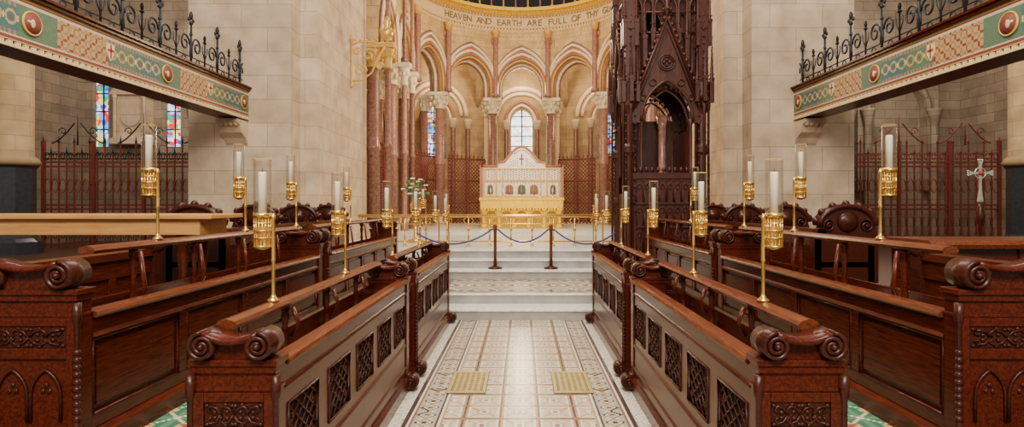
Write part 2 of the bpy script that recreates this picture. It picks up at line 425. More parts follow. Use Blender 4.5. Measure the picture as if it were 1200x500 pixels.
for s in (-1, 1):
    for z0, z1, dx, mi in FZ:
        t = MB().box(3.82-dx, 4.4, 15.4, YC, z0, z1, mi).mir(s); mb.add(t.v, t.f, mi)
struct('trim_6', mb, [M['cream'], M['goldp'], M['pale'], M['goldb'], M['rose']])
tx = "HEAVEN AND EARTH ARE FULL OF THY GLORY"
mb = MB(); cache = {}
for i, ch in enumerate(tx):
    if ch == ' ': continue
    if ch not in cache:
        cu = bpy.data.curves.new('t', 'FONT'); cu.body = ch; cu.size = .34; cu.align_x = 'CENTER'; cu.extrude = .008
        o = bpy.data.objects.new('t', cu); COL.objects.link(o); dg = bpy.context.evaluated_depsgraph_get()
        me = bpy.data.meshes.new_from_object(o.evaluated_get(dg)); cache[ch] = ([tuple(v.co) for v in me.vertices], [tuple(p.vertices) for p in me.polygons])
        bpy.data.objects.remove(o)
    vs, fs = cache[ch]
    ar = radians(-48+i*3.1); out = []
    for (x, y, z) in vs:
        px = 3.8*sin(ar)+x*cos(ar)-z*sin(ar); py = YC+3.8*cos(ar)-x*sin(ar)-z*cos(ar); out.append((px, py, 8.745+y))
    mb.add(out, fs)
mkobj('painted_inscription', mb, M['letter'], label='painted apse frieze lettering reading HEAVEN AND EARTH ARE FULL OF', category='inscription', recalc=False)
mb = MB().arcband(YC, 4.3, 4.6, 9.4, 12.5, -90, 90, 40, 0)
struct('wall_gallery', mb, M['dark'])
for s in (-1, 1): struct('wall_gallery', MB().box(4.3, 4.6, 15.4, YC, 9.4, 12.5).mir(s), M['apse'])
gal = MB()
for i in range(24):
    a = -86+i*7.48; x, y = pol(a, 3.75); gal.lathe((x, y, 9.4), [(.08, 0), (.08, .08), (.04, .1), (.04, 1.2), (.1, 1.5)], 8, i % 2)
gal.arcband(YC, 3.65, 3.85, 10.9, 11.1, -88, 88, 40)
mkobj('gallery_arcade', gal, [M['goldp'], M['pink']], label='gilt and pink colonnette arcade above the apse cornice', category='arcade')
for i, a in enumerate(AN):
    x, y = pol(a, R); column((x, y, .85), 5.0, .18, 'pink' if i in (1, 4) else 'brown', cap='pale', cw=1.2)
    x2, y2 = pol(a, R+.9); column((x2, y2, .85), 5.0, .15, 'cream' if i in (2, 3) else 'pink', 'slender cream stone column behind the apse arcade', cap='pale')
    x3, y3 = pol(a, 3.6)
    t = thing('wall_shaft', (x3, y3, ZS), 'slender pink marble shaft rising to the cornice', 'column', 'apse wall shafts')
    mkobj('shaft', MB().lathe((0, 0, 0), [(.14, 0), (.14, .1), (.095, .15), (.095, 2.3)], 10), M['pink'], t)
    mkobj('capital', MB().lathe((0, 0, 0), [(.1, 2.3), (.16, 2.55), (.17, 2.6)], 10), M['goldp'], t)
for s in (-1, 1):
    for y, sh in ((15.95, 'brown'), (18.2, 'pink')):
        column((s*3.95, y, .76), 5.09, .17, sh, cap='goldp' if y < 17 else 'pale', cw=1.1)
    for k, (xx, yy, sh) in enumerate(((3.45, 15.45, 'brown'), (3.45, 17.6, 'pink'), (3.45, 18.85, 'brown'))):
        t = thing('clustered_shaft', (s*xx, yy, .76), 'tall slender marble shaft with ringed band at the chancel arch', 'column', 'chancel arch shafts')
        mkobj('shaft', MB().lathe((0, 0, 0), [(.12, 0), (.12, .3), (.08, .35), (.08, 2.3), (.11, 2.32), (.11, 2.42), (.08, 2.44), (.08, 4.35)], 10), M[sh], t)
        k_ = MB().lathe((0, 0, 0), [(.08, 4.35), (.11, 4.37), (.11, 4.42), (.09, 4.47), (.16, 4.8), (.18, 4.9)], 10)
        for q_ in range(8): k_.sph((.14*cos(q_*pi/4), .14*sin(q_*pi/4), 4.68), .04, (1, 1, 1.5), 6)
        k_.box(-.19, .19, -.19, .19, 4.88, 5.0)
        mkobj('capital', k_, M['pale' if k else 'goldp'], t)
        mkobj('upper_shaft', MB().lathe((0, 0, 0), [(.11, 5.0), (.11, 5.15), (.065, 5.2), (.065, 8.3)], 10), M['pink' if sh == 'brown' else 'brown'], t)
mo = MB(); mt = MB(); mc = MB()
R2 = 7.2
for i in range(5):
    P0, P1 = pol(AN[i], R2), pol(AN[i+1], R2); L = (Vector(P1)-Vector(P0)).length
    mp = mo.bay(P0, P1, -.25, .25, 3.6, 5.3, 11, .48, .6)
    q = [mp(0, .85, -.25), mp(L, .85, -.25), mp(L, .85, .25), mp(0, .85, .25), mp(0, 3.6, -.25), mp(L, 3.6, -.25), mp(L, 3.6, .25), mp(0, 3.6, .25)]
    mo.add(q, [(0,3,2,1),(4,5,6,7),(0,1,5,4),(1,2,6,5),(2,3,7,6),(3,0,4,7)])
    w = MB(); w.add([mp(L/2-.5, 3.6, .1), mp(L/2+.5, 3.6, .1), mp(L/2+.5, 6.1, .1), mp(L/2-.5, 6.1, .1)], [(0, 1, 2, 3)])
    for k in range(5): w.tube([mp(L/2-.5, 3.8+k*.45, .07), mp(L/2+.5, 3.8+k*.45, .07)], .02, 4, 1)
    w.tube([mp(L/2, 3.6, .07), mp(L/2, 6.1, .07)], .025, 4, 1)
    struct('window_%d' % (i+2), w, [M['winc'] if i == 2 else M['win'], M['iron']], recalc=False)
    mt.arch_tube(mp, L/2, .60, .75, 5.3, -.28, .07, 0); mt.arch_tube(mp, L/2, 1.35, 1.3, 5.5, -.3, .12, 0, 16); mt.arch_tube(mp, L/2, 1.12, 1.05, 5.5, -.3, .08, 0, 16)
    mc.arch_tube(mp, L/2, .74, .93, 5.3, -.28, .08, 0); mc.arch_tube(mp, L/2, 1.24, 1.18, 5.5, -.3, .07, 0)
    for u in (.68, -.68, 1.4, -1.4):
        b0 = mp(L/2+u, .85, -.38); mt.lathe(b0, [(.15, 0), (.15, .2), (.1, .25), (.1, 4.1), (.1, 4.12)], 10, 1); mt.lathe((b0[0], b0[1], b0[2]+4.1), [(.11, 0), (.17, .35), (.19, .4)], 10, 0)
for s in (-1, 1):
    x, y = pol(82.5, R2); mo.box(s*x-.25, s*x+.25, 17.2, y, .85, 11)
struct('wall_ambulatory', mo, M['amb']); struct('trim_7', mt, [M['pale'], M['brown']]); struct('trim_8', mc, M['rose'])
mb = MB().arcband(YC, 4.35, 7.3, 8.1, 8.3, -90, 90, 30)
for a in AN:
    pts = [(*pol(a, 4.1+3.0*k/10), 5.9+2.1*sin(pi*k/10)) for k in range(11)]; mb.tube(pts, .14, 8)
struct('ceiling', mb, M['amb'])
for s in (-1, 1):
    struct('ceiling', MB().box(4.35, 7.3, 15.4, YC, 8.3, 8.5).mir(s), M['amb'])
    struct('wall_ambulatory', MB().box(4.4, 7.4, 15.41, 15.6, .6, 12).mir(s), M['stone'])

def lattice(P0, P1, z0, z1, nm='red-brown wrought iron lattice screen between apse columns'):
    P0 = Vector(P0); P1 = Vector(P1); L = (P1-P0).length; t = (P1-P0)/L; m = MB(); h = z1-z0
    P0 = P0+t*.36; L -= .72; O = P0
    def mp(u, z): q = t*u; return (q.x, q.y, z)
    c = .15; k = -h
    while k < L:
        for sg in (0, 1):
            u0, z0_ = k, 0; u1, z1_ = k+h, h
            if u0 < 0: z0_ += -u0; u0 = 0
            if u1 > L: z1_ -= u1-L; u1 = L
            if u1 > u0:
                if sg: a, b = (L-u0, z0_), (L-u1, z1_)
                else: a, b = (u0, z0_), (u1, z1_)
                m.tube([mp(*a), mp(*b)], .018, 4)
        k += c
    for z in (.02, h*.33, h*.66, h): m.tube([mp(0, z), mp(L, z)], .03, 4)
    for u in (0, L): m.tube([mp(u, 0), mp(u, h)], .025, 4)
    for i in range(int(L/.18)+1):
        u = .03+i*.18; m.tube([mp(u, h), mp(u, h+.28)], [.016, .004], 4); m.sph(mp(u, h+.1), .04, n=6)
    T = thing('lattice_screen', (O.x, O.y, z0), nm, 'screen', 'apse lattice screens')
    mkobj('lattice', m, M['rediron'], T)
for i in (0, 1, 3, 4): lattice(AP[i], AP[i+1], .85, 3.4)
for s in (-1, 1): lattice((s*4.1, 16.0), (s*4.1, 18.2), .76, 3.3)

# ------------------------------------------------------------ ALTAR + REREDOS
T = thing('reredos', (0, 20.4, .85), 'white marble gabled reredos with red mosaic panels and niches', 'altarpiece')
body = [(-1.38, 0), (1.38, 0), (1.38, 2.05), (.82, 2.05), (.82, 2.17), (.6, 2.2), (.3, 2.56)]+[(.22*cos(pi*i/8), 2.58+.14*sin(pi*i/8)) for i in range(1, 8)]+[(-.3, 2.56), (-.6, 2.2), (-.82, 2.17), (-.82, 2.05), (-1.38, 2.05)]
mkobj('body', MB().prism(body, 0, .3, 'xz'), M['white'], T)
fr = MB()
fr.ribbon([(x, z+.02) for x, z in body[2:]], .08, -.05, .34, 'xz')
for x in (-1.38, 1.38): fr.box(x-.05, x+.05, -.05, .3, 0, 2.1)
mkobj('rose_edging', fr, M['rose'], T)
fr = MB().box(-1.32, 1.32, -.04, .0, 1.0, 1.05).box(-1.32, 1.32, -.04, 0, 1.56, 1.62).box(-1.32, 1.32, -.04, 0, 1.96, 2.0)
for x in (-1.28, -.86, -.64, .64, .86, 1.28): fr.box(x-.025, x+.025, -.045, -.0, 1.05, 1.98)
fr.ribbon([(x*.90, 2.0+(z-2.0)*.86) for x, z in body[5:-4]], .035, -.02, 0)
mkobj('gilt_frame', fr, M['goldp'], T)
rd = MB()
for i in range(27):
    for j in range(4):
        x = -1.22+i*.094; z = 1.675+j*.075+(.037 if i % 2 else 0)
        if min(abs(abs(x)-.86), abs(abs(x)-.64)) > .045: rd.prism(circ(x, z, .024, 4), -.012, 0)
for i in range(13):
    for j in range(4):
        x = -.42+i*.07
        if .12 < abs(x) < .5-.11*j: rd.prism(circ(x, 2.08+j*.085+(.04 if i % 2 else 0), .022, 4), -.012, 0)
rd.box(-.02, .02, -.03, 0, 2.1, 2.5).box(-.09, -.021, -.03, 0, 2.3, 2.34).box(.021, .09, -.03, 0, 2.3, 2.34)
for i in range(26): rd.prism(circ(-1.25+i*.1, 1.52, .02, 4), -.012, 0)
mkobj('red_mosaic', rd, M['redc'], T, kind='stuff')
for k in range(5):
    x = (-1.07, -.42, 0, .42, 1.07)[k]; w = .09 if k in (0, 4) else .13
    n_ = MB().prism([(x-w, 1.12), (x+w, 1.12), (x+w, 1.34)]+[(x+w*cos(pi*i/8), 1.34+.1*sin(pi*i/8)) for i in range(1, 8)]+[(x-w, 1.34)], -.012, 0)
    n_.ribbon([(x-w, 1.12), (x-w, 1.34)]+[(x-w*cos(pi*i/8), 1.34+.1*sin(pi*i/8)) for i in range(1, 8)]+[(x+w, 1.34), (x+w, 1.12)], .022, -.03, 0, 'xz', 1)
    mkobj('niche', n_, [M['brown'] if k % 2 else M['green'], M['goldp']], T)
    fg = MB().lathe((x, -.03, 1.12), [(.04, 0), (.045, .08), (.03, .2), (.02, .22), (.03, .25), (.025, .28), (.005, .3)], 8)
    mkobj('niche_figure', fg, M['rose'], T)
T = thing('altar', (0, 19.3, .85), 'gilded altar table with arched golden frontal', 'altar')
mkobj('table_top', MB().box(-1.35, 1.35, -.4, .4, .9, .98), M['goldb'], T, bevel=.01)
fr = MB().box(-1.3, 1.3, -.38, .36, .66, .9)
for i in range(27): fr.prism([(-1.3+i*.096, .67), (-1.3+(i+1)*.096, .67), (-1.3+(i+.5)*.096, .56)], -.40, -.36)
for k in range(5):
    x = -.96+k*.48; fr.ribbon([(x-.2, .36), (x-.2, .4)]+[(x-.2*cos(pi*i/10), .4+.2*sin(pi*i/10)) for i in range(1, 10)]+[(x+.2, .4), (x+.2, .36)], .06, -.34, -.26)
mkobj('frontal', fr, M['goldb'], T)
for i in range(6):
    x = -1.2+i*.48; mkobj('leg', MB().lathe((x, -.28, 0), [(.1, 0), (.1, .1), (.06, .15), (.06, .5), (.1, .58), (.1, .66)], 10), M['goldb'], T)
mkobj('back_panel', MB().box(-1.25, 1.25, .1, .3, 0, .66), M['goldb'], T)
for x in (-1.0, -.6, .6, 1.0):
    c = thing('altar_candlestick', (x, 19.3, 1.83), 'small brass altar candlestick with white candle', 'candlestick', 'altar candlesticks')
    mkobj('stick', MB().lathe((0, 0, 0), [(.06, 0), (.03, .03), (.012, .06), (.012, .15), (.03, .17)], 8), M['brass'], c)
    mkobj('candle', MB().lathe((0, 0, 0), [(.015, .17), (.015, .3)], 8), M['wax'], c)

# ------------------------------------------------------------ SANCTUARY RAIL
T = thing('sanctuary_rail', (0, 12.1, .76), 'polished brass communion rail with turned balusters', 'railing')
mkobj('top_rail', MB().lathe((0, 0, .62), [(.034, -3.3), (.034, 3.3)], 10, axis='x').lathe((0, 0, .46), [(.012, -3.3), (.012, 3.3)], 8, axis='x'), M['brass'], T)
mkobj('bottom_rail', MB().lathe((0, 0, .1), [(.016, -3.3), (.016, 3.3)], 8, axis='x'), M['brass'], T)
bal = MB().lathe((0, 0, 0), [(.035, 0), (.035, .02), (.016, .05), (.016, .3), (.032, .33), (.016, .37), (.016, .6)], 8)
for sg in (-1, 1): bal.tube([(0, 0, .4), (sg*.06, 0, .45), (sg*.1, 0, .54), (sg*.05, 0, .58)], .01, 4)
b0 = None
for i in range(16):
    x = -3.22+i*.43
    if b0 is None: b0 = mkobj('baluster', bal, M['brass'], T, (x, 0, 0))
    else:
        b = b0.copy(); COL.objects.link(b); b.parent = T; b.location = (x, 0, 0)

# ------------------------------------------------------------ ROPE BARRIER
PX = [-.47, .54]
for x in PX:
    c = thing('barrier_post', (x, 10.8, .45), 'dark wooden rope barrier post with round base', 'barrier post', 'rope barrier posts')
    mkobj('base', MB().lathe((0, 0, 0), [(.13, 0), (.13, .02), (.05, .04), (.03, .06)], 16), M['carve'], c)
    mkobj('pole', MB().lathe((0, 0, 0), [(.028, .04), (.028, .68), (.04, .7), (.028, .72), (.04, .76), (.02, .8)], 10), M['woodl'], c)
def rope(p, q, sag):
    pts = [tuple(p[k]+(q[k]-p[k])*t/14-(sag*4*(t/14)*(1-t/14) if k == 2 else 0) for k in range(3)) for t in range(15)]
    m = MB().tube([(a-p[0], b-p[1], c-p[2]) for a, b, c in pts], .016, 6)
    mkobj('barrier_rope', m, M['blue'], loc=p, label='dark blue velvet rope hanging between barrier posts', category='rope', group='barrier ropes')
rope((PX[0]+.04, 10.8, 1.17), (PX[1]-.04, 10.8, 1.17), .24)
rope((-1.9, 10.8, 1.1), (PX[0]-.04, 10.8, 1.17), .24); rope((PX[1]+.04, 10.8, 1.17), (1.7, 10.8, 1.1), .24)

# ------------------------------------------------------------ CHOIR DESKS
def volute(m, cx, cz, r, dirx, y0, y1, turns=2.1):
    path = []; n = 34
    for i in range(n+1):
        t = i/n; a = pi/2-dirx*t*turns*2*pi; rr = r*(1-.8*t)
        path.append((cx+rr*cos(a), cz+rr*sin(a)))
    m.ribbon(path, r*.24, y0, y1)
    m.prism(circ(cx, cz, r*.86, 18), y0+.02, y1-.02)
    m.lathe((cx, y0, cz), [(r*.05, -.012), (r*.22, -.004), (r*.25, .03)], 10, axis='y')
    m.lathe((cx, (y0+y1)/2, cz), [(r*.9, -.03), (r*1.1, -.02), (r*1.1, .02), (r*.9, .03)], 18, axis='y')
def carved_panel(m, x0, x1, z0, z1, y):
    m.box(x0, x1, y-.004, y+.004, z0, z1); cx = (x0+x1)/2; cz = (z0+z1)/2; w = (x1-x0)/2; h = (z1-z0)/2
    yy = y-.008
    for sx in (-1, 1):
        for sz in (-1, 1):
            m.tube([(cx, yy, cz), (cx+sx*w*.15, yy, cz+sz*h*.55), (cx+sx*w*.35, yy, cz+sz*h*.75), (cx+sx*w*.5, yy, cz+sz*h*.4), (cx+sx*w*.4, yy, cz+sz*h*.15)], .0055, 5)
            m.tube([(cx+sx*w*.45, yy, cz), (cx+sx*w*.6, yy, cz+sz*h*.6), (cx+sx*w*.82, yy, cz+sz*h*.75), (cx+sx*w*.9, yy, cz+sz*h*.4), (cx+sx*w*.76, yy, cz+sz*h*.2)], .0055, 5)
            for fx, fz in ((.24, .3), (.3, .95), (.68, .25), (.95, .88), (.06, .85)):
                m.sph((cx+sx*w*fx*.97, yy, cz+sz*h*fz*.92), .0075, (1.5, .8, 1), 6)
def turned(m, x, y, z0, h, r):
    m.lathe((x, y, z0), [(r, 0), (r, h*.12), (r*.6, h*.16), (r*.95, h*.3), (r*.55, h*.45), (r*.9, h*.5), (r*.55, h*.56), (r*.9, h*.78), (r*.6, h*.86), (r, h*.9), (r, h)], 10)
def desk(s, xin, w, y0, L, z0, hb, hr, pstep, rs, lat, label, rx, eh=0, r0=.04):
    T = thing('choir_desk', (s*xin, y0, z0), label, 'choir stall', 'choir desks')
    zm = hb-.50; a0_, a1_ = .031, L-.031
    np_ = max(2, int(round(L/pstep))); st = L/np_
    mkobj('core', MB().box(.022, .05, a0_, a1_, .02, hb-.03).box(w-.04, w-.005, a0_, a1_, 0, hb-.02).box(.052, w-.045, a0_, a1_, hb-.16, hb-.13).mir(s), M['wood'], T)
    mkobj('plinth', MB().prism([(-.03, 0), (.02, 0), (.02, .12), (-.012, .12), (-.03, .09)], a0_, a1_, 'xz').mir(s), M['wood'], T)
    m = MB()
    zt0 = hb-.2 if lat else hb-.13
    sw = .085 if lat else .045
    if lat:
        m.box(0, .021, a0_, a1_, .122, zm+.02)
    else:
        m.box(0, .021, a0_, a1_, .122, .19)
    m.box(0, .021, a0_, a1_, zt0, hb-.022)
    for i in range(np_+1):
        y = i*st; ya, yb = max(a0_, y-sw), min(a1_, y+sw)
        if lat: m.box(.0, .021, ya, yb, zm+.0205, zt0-.0005)
        else: m.box(.001, .021, ya, yb, .191, zt0-.001)
    mkobj('frame', m.mir(s), M['wood'], T, bevel=0 if lat else .003)
    q = MB().prism([(-.012, hb-.115), (0, hb-.125), (0, hb-.095), (-.006, hb-.1)], a0_, a1_, 'xz')
    if lat: q.prism([(-.012, zm-.06), (0, zm-.07), (0, zm-.04), (-.006, zm-.045)], a0_, a1_, 'xz').prism([(-.010, .2), (0, .19), (0, .215), (-.006, .21)], a0_, a1_, 'xz')
    mkobj('moulding', q.mir(s), M['wood'], T)
    c = MB().prism([(-.022, hb-.02), (-.03, hb-.008), (-.022, hb+.008), (0, hb+.014), (.055, hb+.014), (.055, hb-.02)], a0_, a1_, 'xz')
    mkobj('cap_moulding', c.mir(s), M['woodl'], T)
    for i in range(np_):
        ya, yb = max(a0_, i*st+sw), min(a1_, (i+1)*st-sw)
        if lat:
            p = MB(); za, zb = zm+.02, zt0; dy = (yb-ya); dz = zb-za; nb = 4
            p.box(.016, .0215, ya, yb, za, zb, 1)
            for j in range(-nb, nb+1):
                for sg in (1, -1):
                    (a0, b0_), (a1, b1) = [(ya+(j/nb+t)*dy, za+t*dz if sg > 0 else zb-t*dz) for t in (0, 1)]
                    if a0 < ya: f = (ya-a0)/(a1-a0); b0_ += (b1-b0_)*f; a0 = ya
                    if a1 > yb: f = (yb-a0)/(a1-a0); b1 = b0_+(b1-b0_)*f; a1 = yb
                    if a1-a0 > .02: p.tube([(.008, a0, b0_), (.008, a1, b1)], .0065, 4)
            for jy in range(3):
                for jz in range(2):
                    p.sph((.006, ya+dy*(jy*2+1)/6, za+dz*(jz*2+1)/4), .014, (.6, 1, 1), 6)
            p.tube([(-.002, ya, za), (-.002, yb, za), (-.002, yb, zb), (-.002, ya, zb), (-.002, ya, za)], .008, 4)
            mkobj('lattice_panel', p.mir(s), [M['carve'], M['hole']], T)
        else:
            za, zb = .19, zt0
            q = MB().box(.010, .0215, ya+.035, yb-.035, za+.035, zb-.035)
            q.tube([(.004, ya, za), (.004, yb, za), (.004, yb, zb), (.004, ya, zb), (.004, ya, za)], .008, 4)
            mkobj('panel', q.mir(s), M['wood'], T)
    r_ = MB().prism([(rx-.035, hr-.035), (rx-.045, hr-.018), (rx-.035, hr-.002), (rx+.0, hr+.008), (rx+.035, hr+.0), (rx+.045, hr-.018), (rx+.035, hr-.035)], r0, L-.02, 'xz', 0, False)
    mkobj('hand_rail', r_.mir(s), M['woodl'], T)
    n = max(2, int(round(L/.62)))
    for i in range(1, n):
        p = MB(); y = L*i/n; turned(p, rx, y, hb-.13, hr-.036-hb+.13, .024)
        p.ribbon([(rx-.03, hb-.04), (rx-.07, hb+.03), (rx-.04, hr-.05)], .018, y-.01, y+.01)
        mkobj('post', p.mir(s), M['wood'], T)
    for e in (0, 1):
        H = hb+eh
        ya, yb = (-.1, .03) if e == 0 else (L-.03, L+.1)
        E = MB().box(-.035, w+.02, ya, yb, 0, .1).box(-.025, w+.01, ya+.01, yb-.005, .101, .14).box(-.01, w, ya+.02, yb-.01, .141, H-.026)
        E.box(-.018, w+.01, ya+.01, yb-.005, H-.025, H+.004).box(-.026, w+.018, ya+.002, yb-.001, H+.005, H+.03)
        E.box(-.014, w+.005, ya+.016, yb-.006, H-.1, H-.085)
        ey = ya+.02
        zc1 = H-.14; zc0 = zc1-.1
        E.box(-.009, .03, ey-.012, ey-.0005, .142, H-.101).box(w-.045, w-.001, ey-.012, ey-.0005, .142, H-.101)
        E.box(.031, w-.046, ey-.012, ey-.0005, zc1, H-.101).box(.031, w-.046, ey-.012, ey-.0005, zc0-.05, zc0)
        mkobj('end_panel', E.mir(s), M['wood'], T, bevel=.003)
        C = MB(); carved_panel(C, .034, w-.049, zc0+.003, zc1-.003, ey-.002)
        if e == 0:
            zt = zc0-.07; na = 2; aw = (w-.11)/na
            for k in range(na):
                cx = .04+aw*(k+.5)+.01; a = aw/2-.008; zs = zt-.15
                path = [(cx-a, .2), (cx-a, zs)]
                for i in range(1, 12):
                    u = -a*cos(pi*i/12); RR = (a*a+.12**2)/(2*a); path.append((cx+u, zs+sqrt(max(RR*RR-(abs(u)+RR-a)**2, 0))))
                path += [(cx+a, zs), (cx+a, .2)]
                C.ribbon(path, .010, ey-.012, ey)
                for q_ in range(3):
                    an = pi/2+q_*2*pi/3; C.sph((cx+.018*cos(an), ey-.002, zs+.03+.018*sin(an)), .012, (1, .6, 1), 6)
            for x in (-.020, w+.008):
                C.lathe((x, ya+.01, .14), [(.02, 0), (.02, .04), (.013, .05), (.013, H-.27), (.02, H-.25), (.02, H-.17)], 8)
                for z in [.2+.034*i for i in range(int((H-.42)/.034))]:
                    C.lathe((x, ya+.01, z), [(.012, 0), (.019, .012), (.012, .03)], 8)
        mkobj('carving', C.mir(s), M['carve'], T)
        va, vb = ya-.02, yb-.01
        for k, dx in ((0, -1), (1, 1)):
            V = MB(); cx = rs-.01 if k == 0 else w-rs+.01
            volute(V, cx, H+.03+rs, rs, dx, va, vb)
            mkobj('scroll', V.mir(s), M['carve'], T)
        S = MB(); xa = rs-.01; xb = w-rs+.01; zt = H+.03+2*rs
        S.ribbon([(xa+(xb-xa)*i/10, zt-.01-(.03*sin(pi*i/10))) for i in range(11)], .024, va+.002, vb-.002)
        S.prism([(xa+rs*.6, H+.031), (xb-rs*.6, H+.031), (xb-rs*.8, zt-.04), (xa+rs*.8, zt-.04)], ya+.02, yb-.02)
        mkobj('scroll_band', S.mir(s), M['wood'], T)
        F = MB(); volute(F, -.05, .07, .055, -1, ya-.02, yb); mkobj('foot_scroll', F.mir(s), M['carve'], T)
    return T
for s in (-1, 1):
    desk(s, .985, .315, 2.48, 2.68, 0, .95, 1.11, .52, .057, True, 'dark mahogany front choir desk with lattice panels and scrolled ends', .245)
    desk(s, .985, .315, 5.65, 2.45, 0, .95, 1.11, .52, .057, True, 'dark mahogany front choir desk nearer the chancel steps', .245)
    desk(s, 2.05, .42, 2.84, 3.23, .4, .68, .98, .75, .066, False, 'dark mahogany raised choir desk with plain panels and scrolled ends', .2, .1, .27)
    desk(s, 2.05, .42, 6.4, 3.4, .4, .68, .98, .75, .066, False, 'dark mahogany raised choir desk close to the stone pier', .2, .1)

def rear(s, y0, L, xin=3.0, poppy=True, h=.72):
    T = thing('rear_stall', (s*xin, y0, .6), 'dark mahogany rear stall with carved arched poppyhead ends' if poppy else 'low dark mahogany rear stall with panelled front', 'choir stall', 'rear stalls')
    m = MB().box(0, .05, 0, L, 0, h).box(-.03, .1, 0, L, h+.001, h+.05).box(.5, .56, 0, L, 0, h-.1).box(.051, .499, 0, L, .4, .45)
    n = int(L/.5)
    for i in range(n+1): m.box(-.015, -.001, min(i*L/n, L-.06), min(i*L/n, L-.06)+.06, 0, h-.02)
    m.box(-.012, -.001, 0, L, h-.12, h-.021)
    mkobj('frame', m.mir(s), M['wood'], T)
    n = max(2, int(L/1.3)) if poppy else 1
    for i in range(n+1):
        y = i*(L-.08)/n; p = MB()
        if not poppy:
            p.prism([(-.03, 0), (.6, 0), (.6, h-.1), (.5, h+.02), (.1, h+.06), (-.04, h+.06)], y-.03, y+.07)
            volute(p, .0, h+.06, .05, -1, y-.05, y+.08, 1.5)
            mkobj('end_panel', p.mir(s), M['carve'], T); continue
        prof = [(-.02, 0), (.6, 0), (.6, .68), (.56, .8)]+[(.3+.27*cos(pi*k/12), .8+.19*sin(pi*k/12)) for k in range(1, 12)]+[(.04, .8), (-.02, .68)]
        p.prism(prof, y, y+.07)
        p.ribbon([(.3+.27*cos(pi*k/14), .8+.19*sin(pi*k/14)) for k in range(15)], .04, y-.03, y+.1)
        for k in range(7):
            a = pi*(k+.5)/7; p.sph((.3+.3*cos(a), y+.03, .8+.21*sin(a)), .038, (1, 1.3, 1), 6)
        p.lathe((.3, y, .84), [(.1, 0), (.1, -.02), (.06, -.03), (.03, -.05)], 12, axis='y')
        for sg in (-1, 1): volute(p, .3+sg*.18, .8, .06, sg, y-.02, y+.08, 1.5)
        mkobj('poppyhead_end', p.mir(s), M['carve'], T)
for s in (-1, 1):
    rear(s, 5.75, 4.1, 2.85)
    rear(s, 2.9, 1.3 if s > 0 else 1.7, 2.78, False, .62)
T = thing('oak_table', (-3.6, 5.05, .6), 'pale golden oak table with deep plain front', 'table')
mkobj('table_top', MB().box(-1.6, 1.12, -.25, .3, .885, .925), M['light'], T, bevel=.008)
mkobj('apron', MB().box(-1.55, 1.0, -.2, .25, .755, .884), M['light'], T, bevel=.006)
for x in (-1.5, .82):
    for y in (-.12, .18):
        p = MB(); turned(p, x, y, 0, .756, .05); mkobj('leg', p, M['wood'], T)
T = thing('long_desk', (3.7, 4.6, .6), 'dark mahogany long desk with rounded top edge', 'desk')
mkobj('desk_top', MB().prism([(-.25, .68), (.35, .68), (.35, .74), (-.22, .74), (-.26, .71)], -.7, 2.0, 'yz'), M['woodl'], T)
m = MB().box(-.65, 1.95, -.18, -.14, 0, .679).box(-.65, -.6, -.138, .3, 0, .679).box(1.9, 1.95, -.138, .3, 0, .679)
for i in range(5): m.box(-.63+i*.62, -.57+i*.62, -.195, -.181, 0, .679)
mkobj('frame', m, M['wood'], T)
for (x, y) in ((2.2, 4.2), (-2.2, 4.6), (2.2, 3.4)):
    mkobj('hymn_book', MB().prism([(-.14, .02), (-.07, .045), (0, .02), (.07, .045), (.14, .02), (.14, 0), (-.14, 0)], -.09, .09, 'yz'), M['paper'], loc=(x, y, .4+.68-.129), label='open hymn book lying on the choir desk shelf', category='book', group='hymn books')

# ------------------------------------------------------------ CANDLES
def candle(s, x, y, z, ph=.39, label='tall candle in glass chimney on brass pole above choir desk'):
    T = thing('candle_lamp', (s*x, y, z), label, 'candle', 'choir candles'); o = ph-.12; dx = .055
    mkobj('pole', MB().lathe((0, 0, 0), [(.03, 0), (.03, .008), (.014, .02), (.009, .04), (.009, ph*.5), (.013, ph*.5+.01), (.009, ph*.5+.02), (.009, ph+.02), (.012, ph+.03), (.003, ph+.05)], 10), M['brass'], T)
    R_ = .041
    h = MB().lathe((dx, 0, o), [(.012, -.012), (R_, 0), (R_+.002, .003), (R_+.002, .009), (.034, .012), (.034, .165), (.0, .165)], 24)
    for zz in (.048, .085, .122): h.lathe((dx, 0, o+zz), [(.034, -.003), (R_+.001, -.003), (R_+.001, .003), (.034, .003)], 24)
    h.lathe((dx, 0, o+.155), [(.034, -.006), (R_+.003, -.004), (R_+.004, .018), (R_+.001, .018), (R_, .0), (.034, .0)], 24)
    for i in range(16):
        a = 2*pi*i/16
        h.tube([(dx+R_*.96*cos(a), R_*.96*sin(a), o+.008), (dx+R_*.96*cos(a), R_*.96*sin(a), o+.152)], .0032, 4)
    h.box(.0, dx, -.005, .005, o+.045, o+.052).box(0, dx, -.005, .005, o+.118, o+.125)
    mkobj('holder', h.mir(s), M['brass'], T)
    g = MB(); n = 24; vs = []
    for r_, z_ in ((.042, o+.168), (.042, o+.44)):
        for i in range(n): vs.append((dx+r_*cos(2*pi*i/n), r_*sin(2*pi*i/n), z_))
    g.add(vs, [(i, (i+1) % n, n+(i+1) % n, n+i) for i in range(n)], 0, True)
    mkobj('glass_chimney', g.mir(s), M['glass'], T)
    mkobj('glass_rim', MB().tube([(dx+.042*cos(2*pi*k/20), .042*sin(2*pi*k/20), o+.441) for k in range(21)], .0016, 4).mir(s), M['goldp'], T)
    c = MB().lathe((dx, 0, o), [(.020, .166), (.020, .37), (.017, .378), (.006, .374)], 12)
    mkobj('wax_candle', c.mir(s), M['wax'], T)
    mkobj('wick', MB().lathe((dx, 0, o), [(.002, .37), (.002, .395)], 5).mir(s), M['iron'], T)
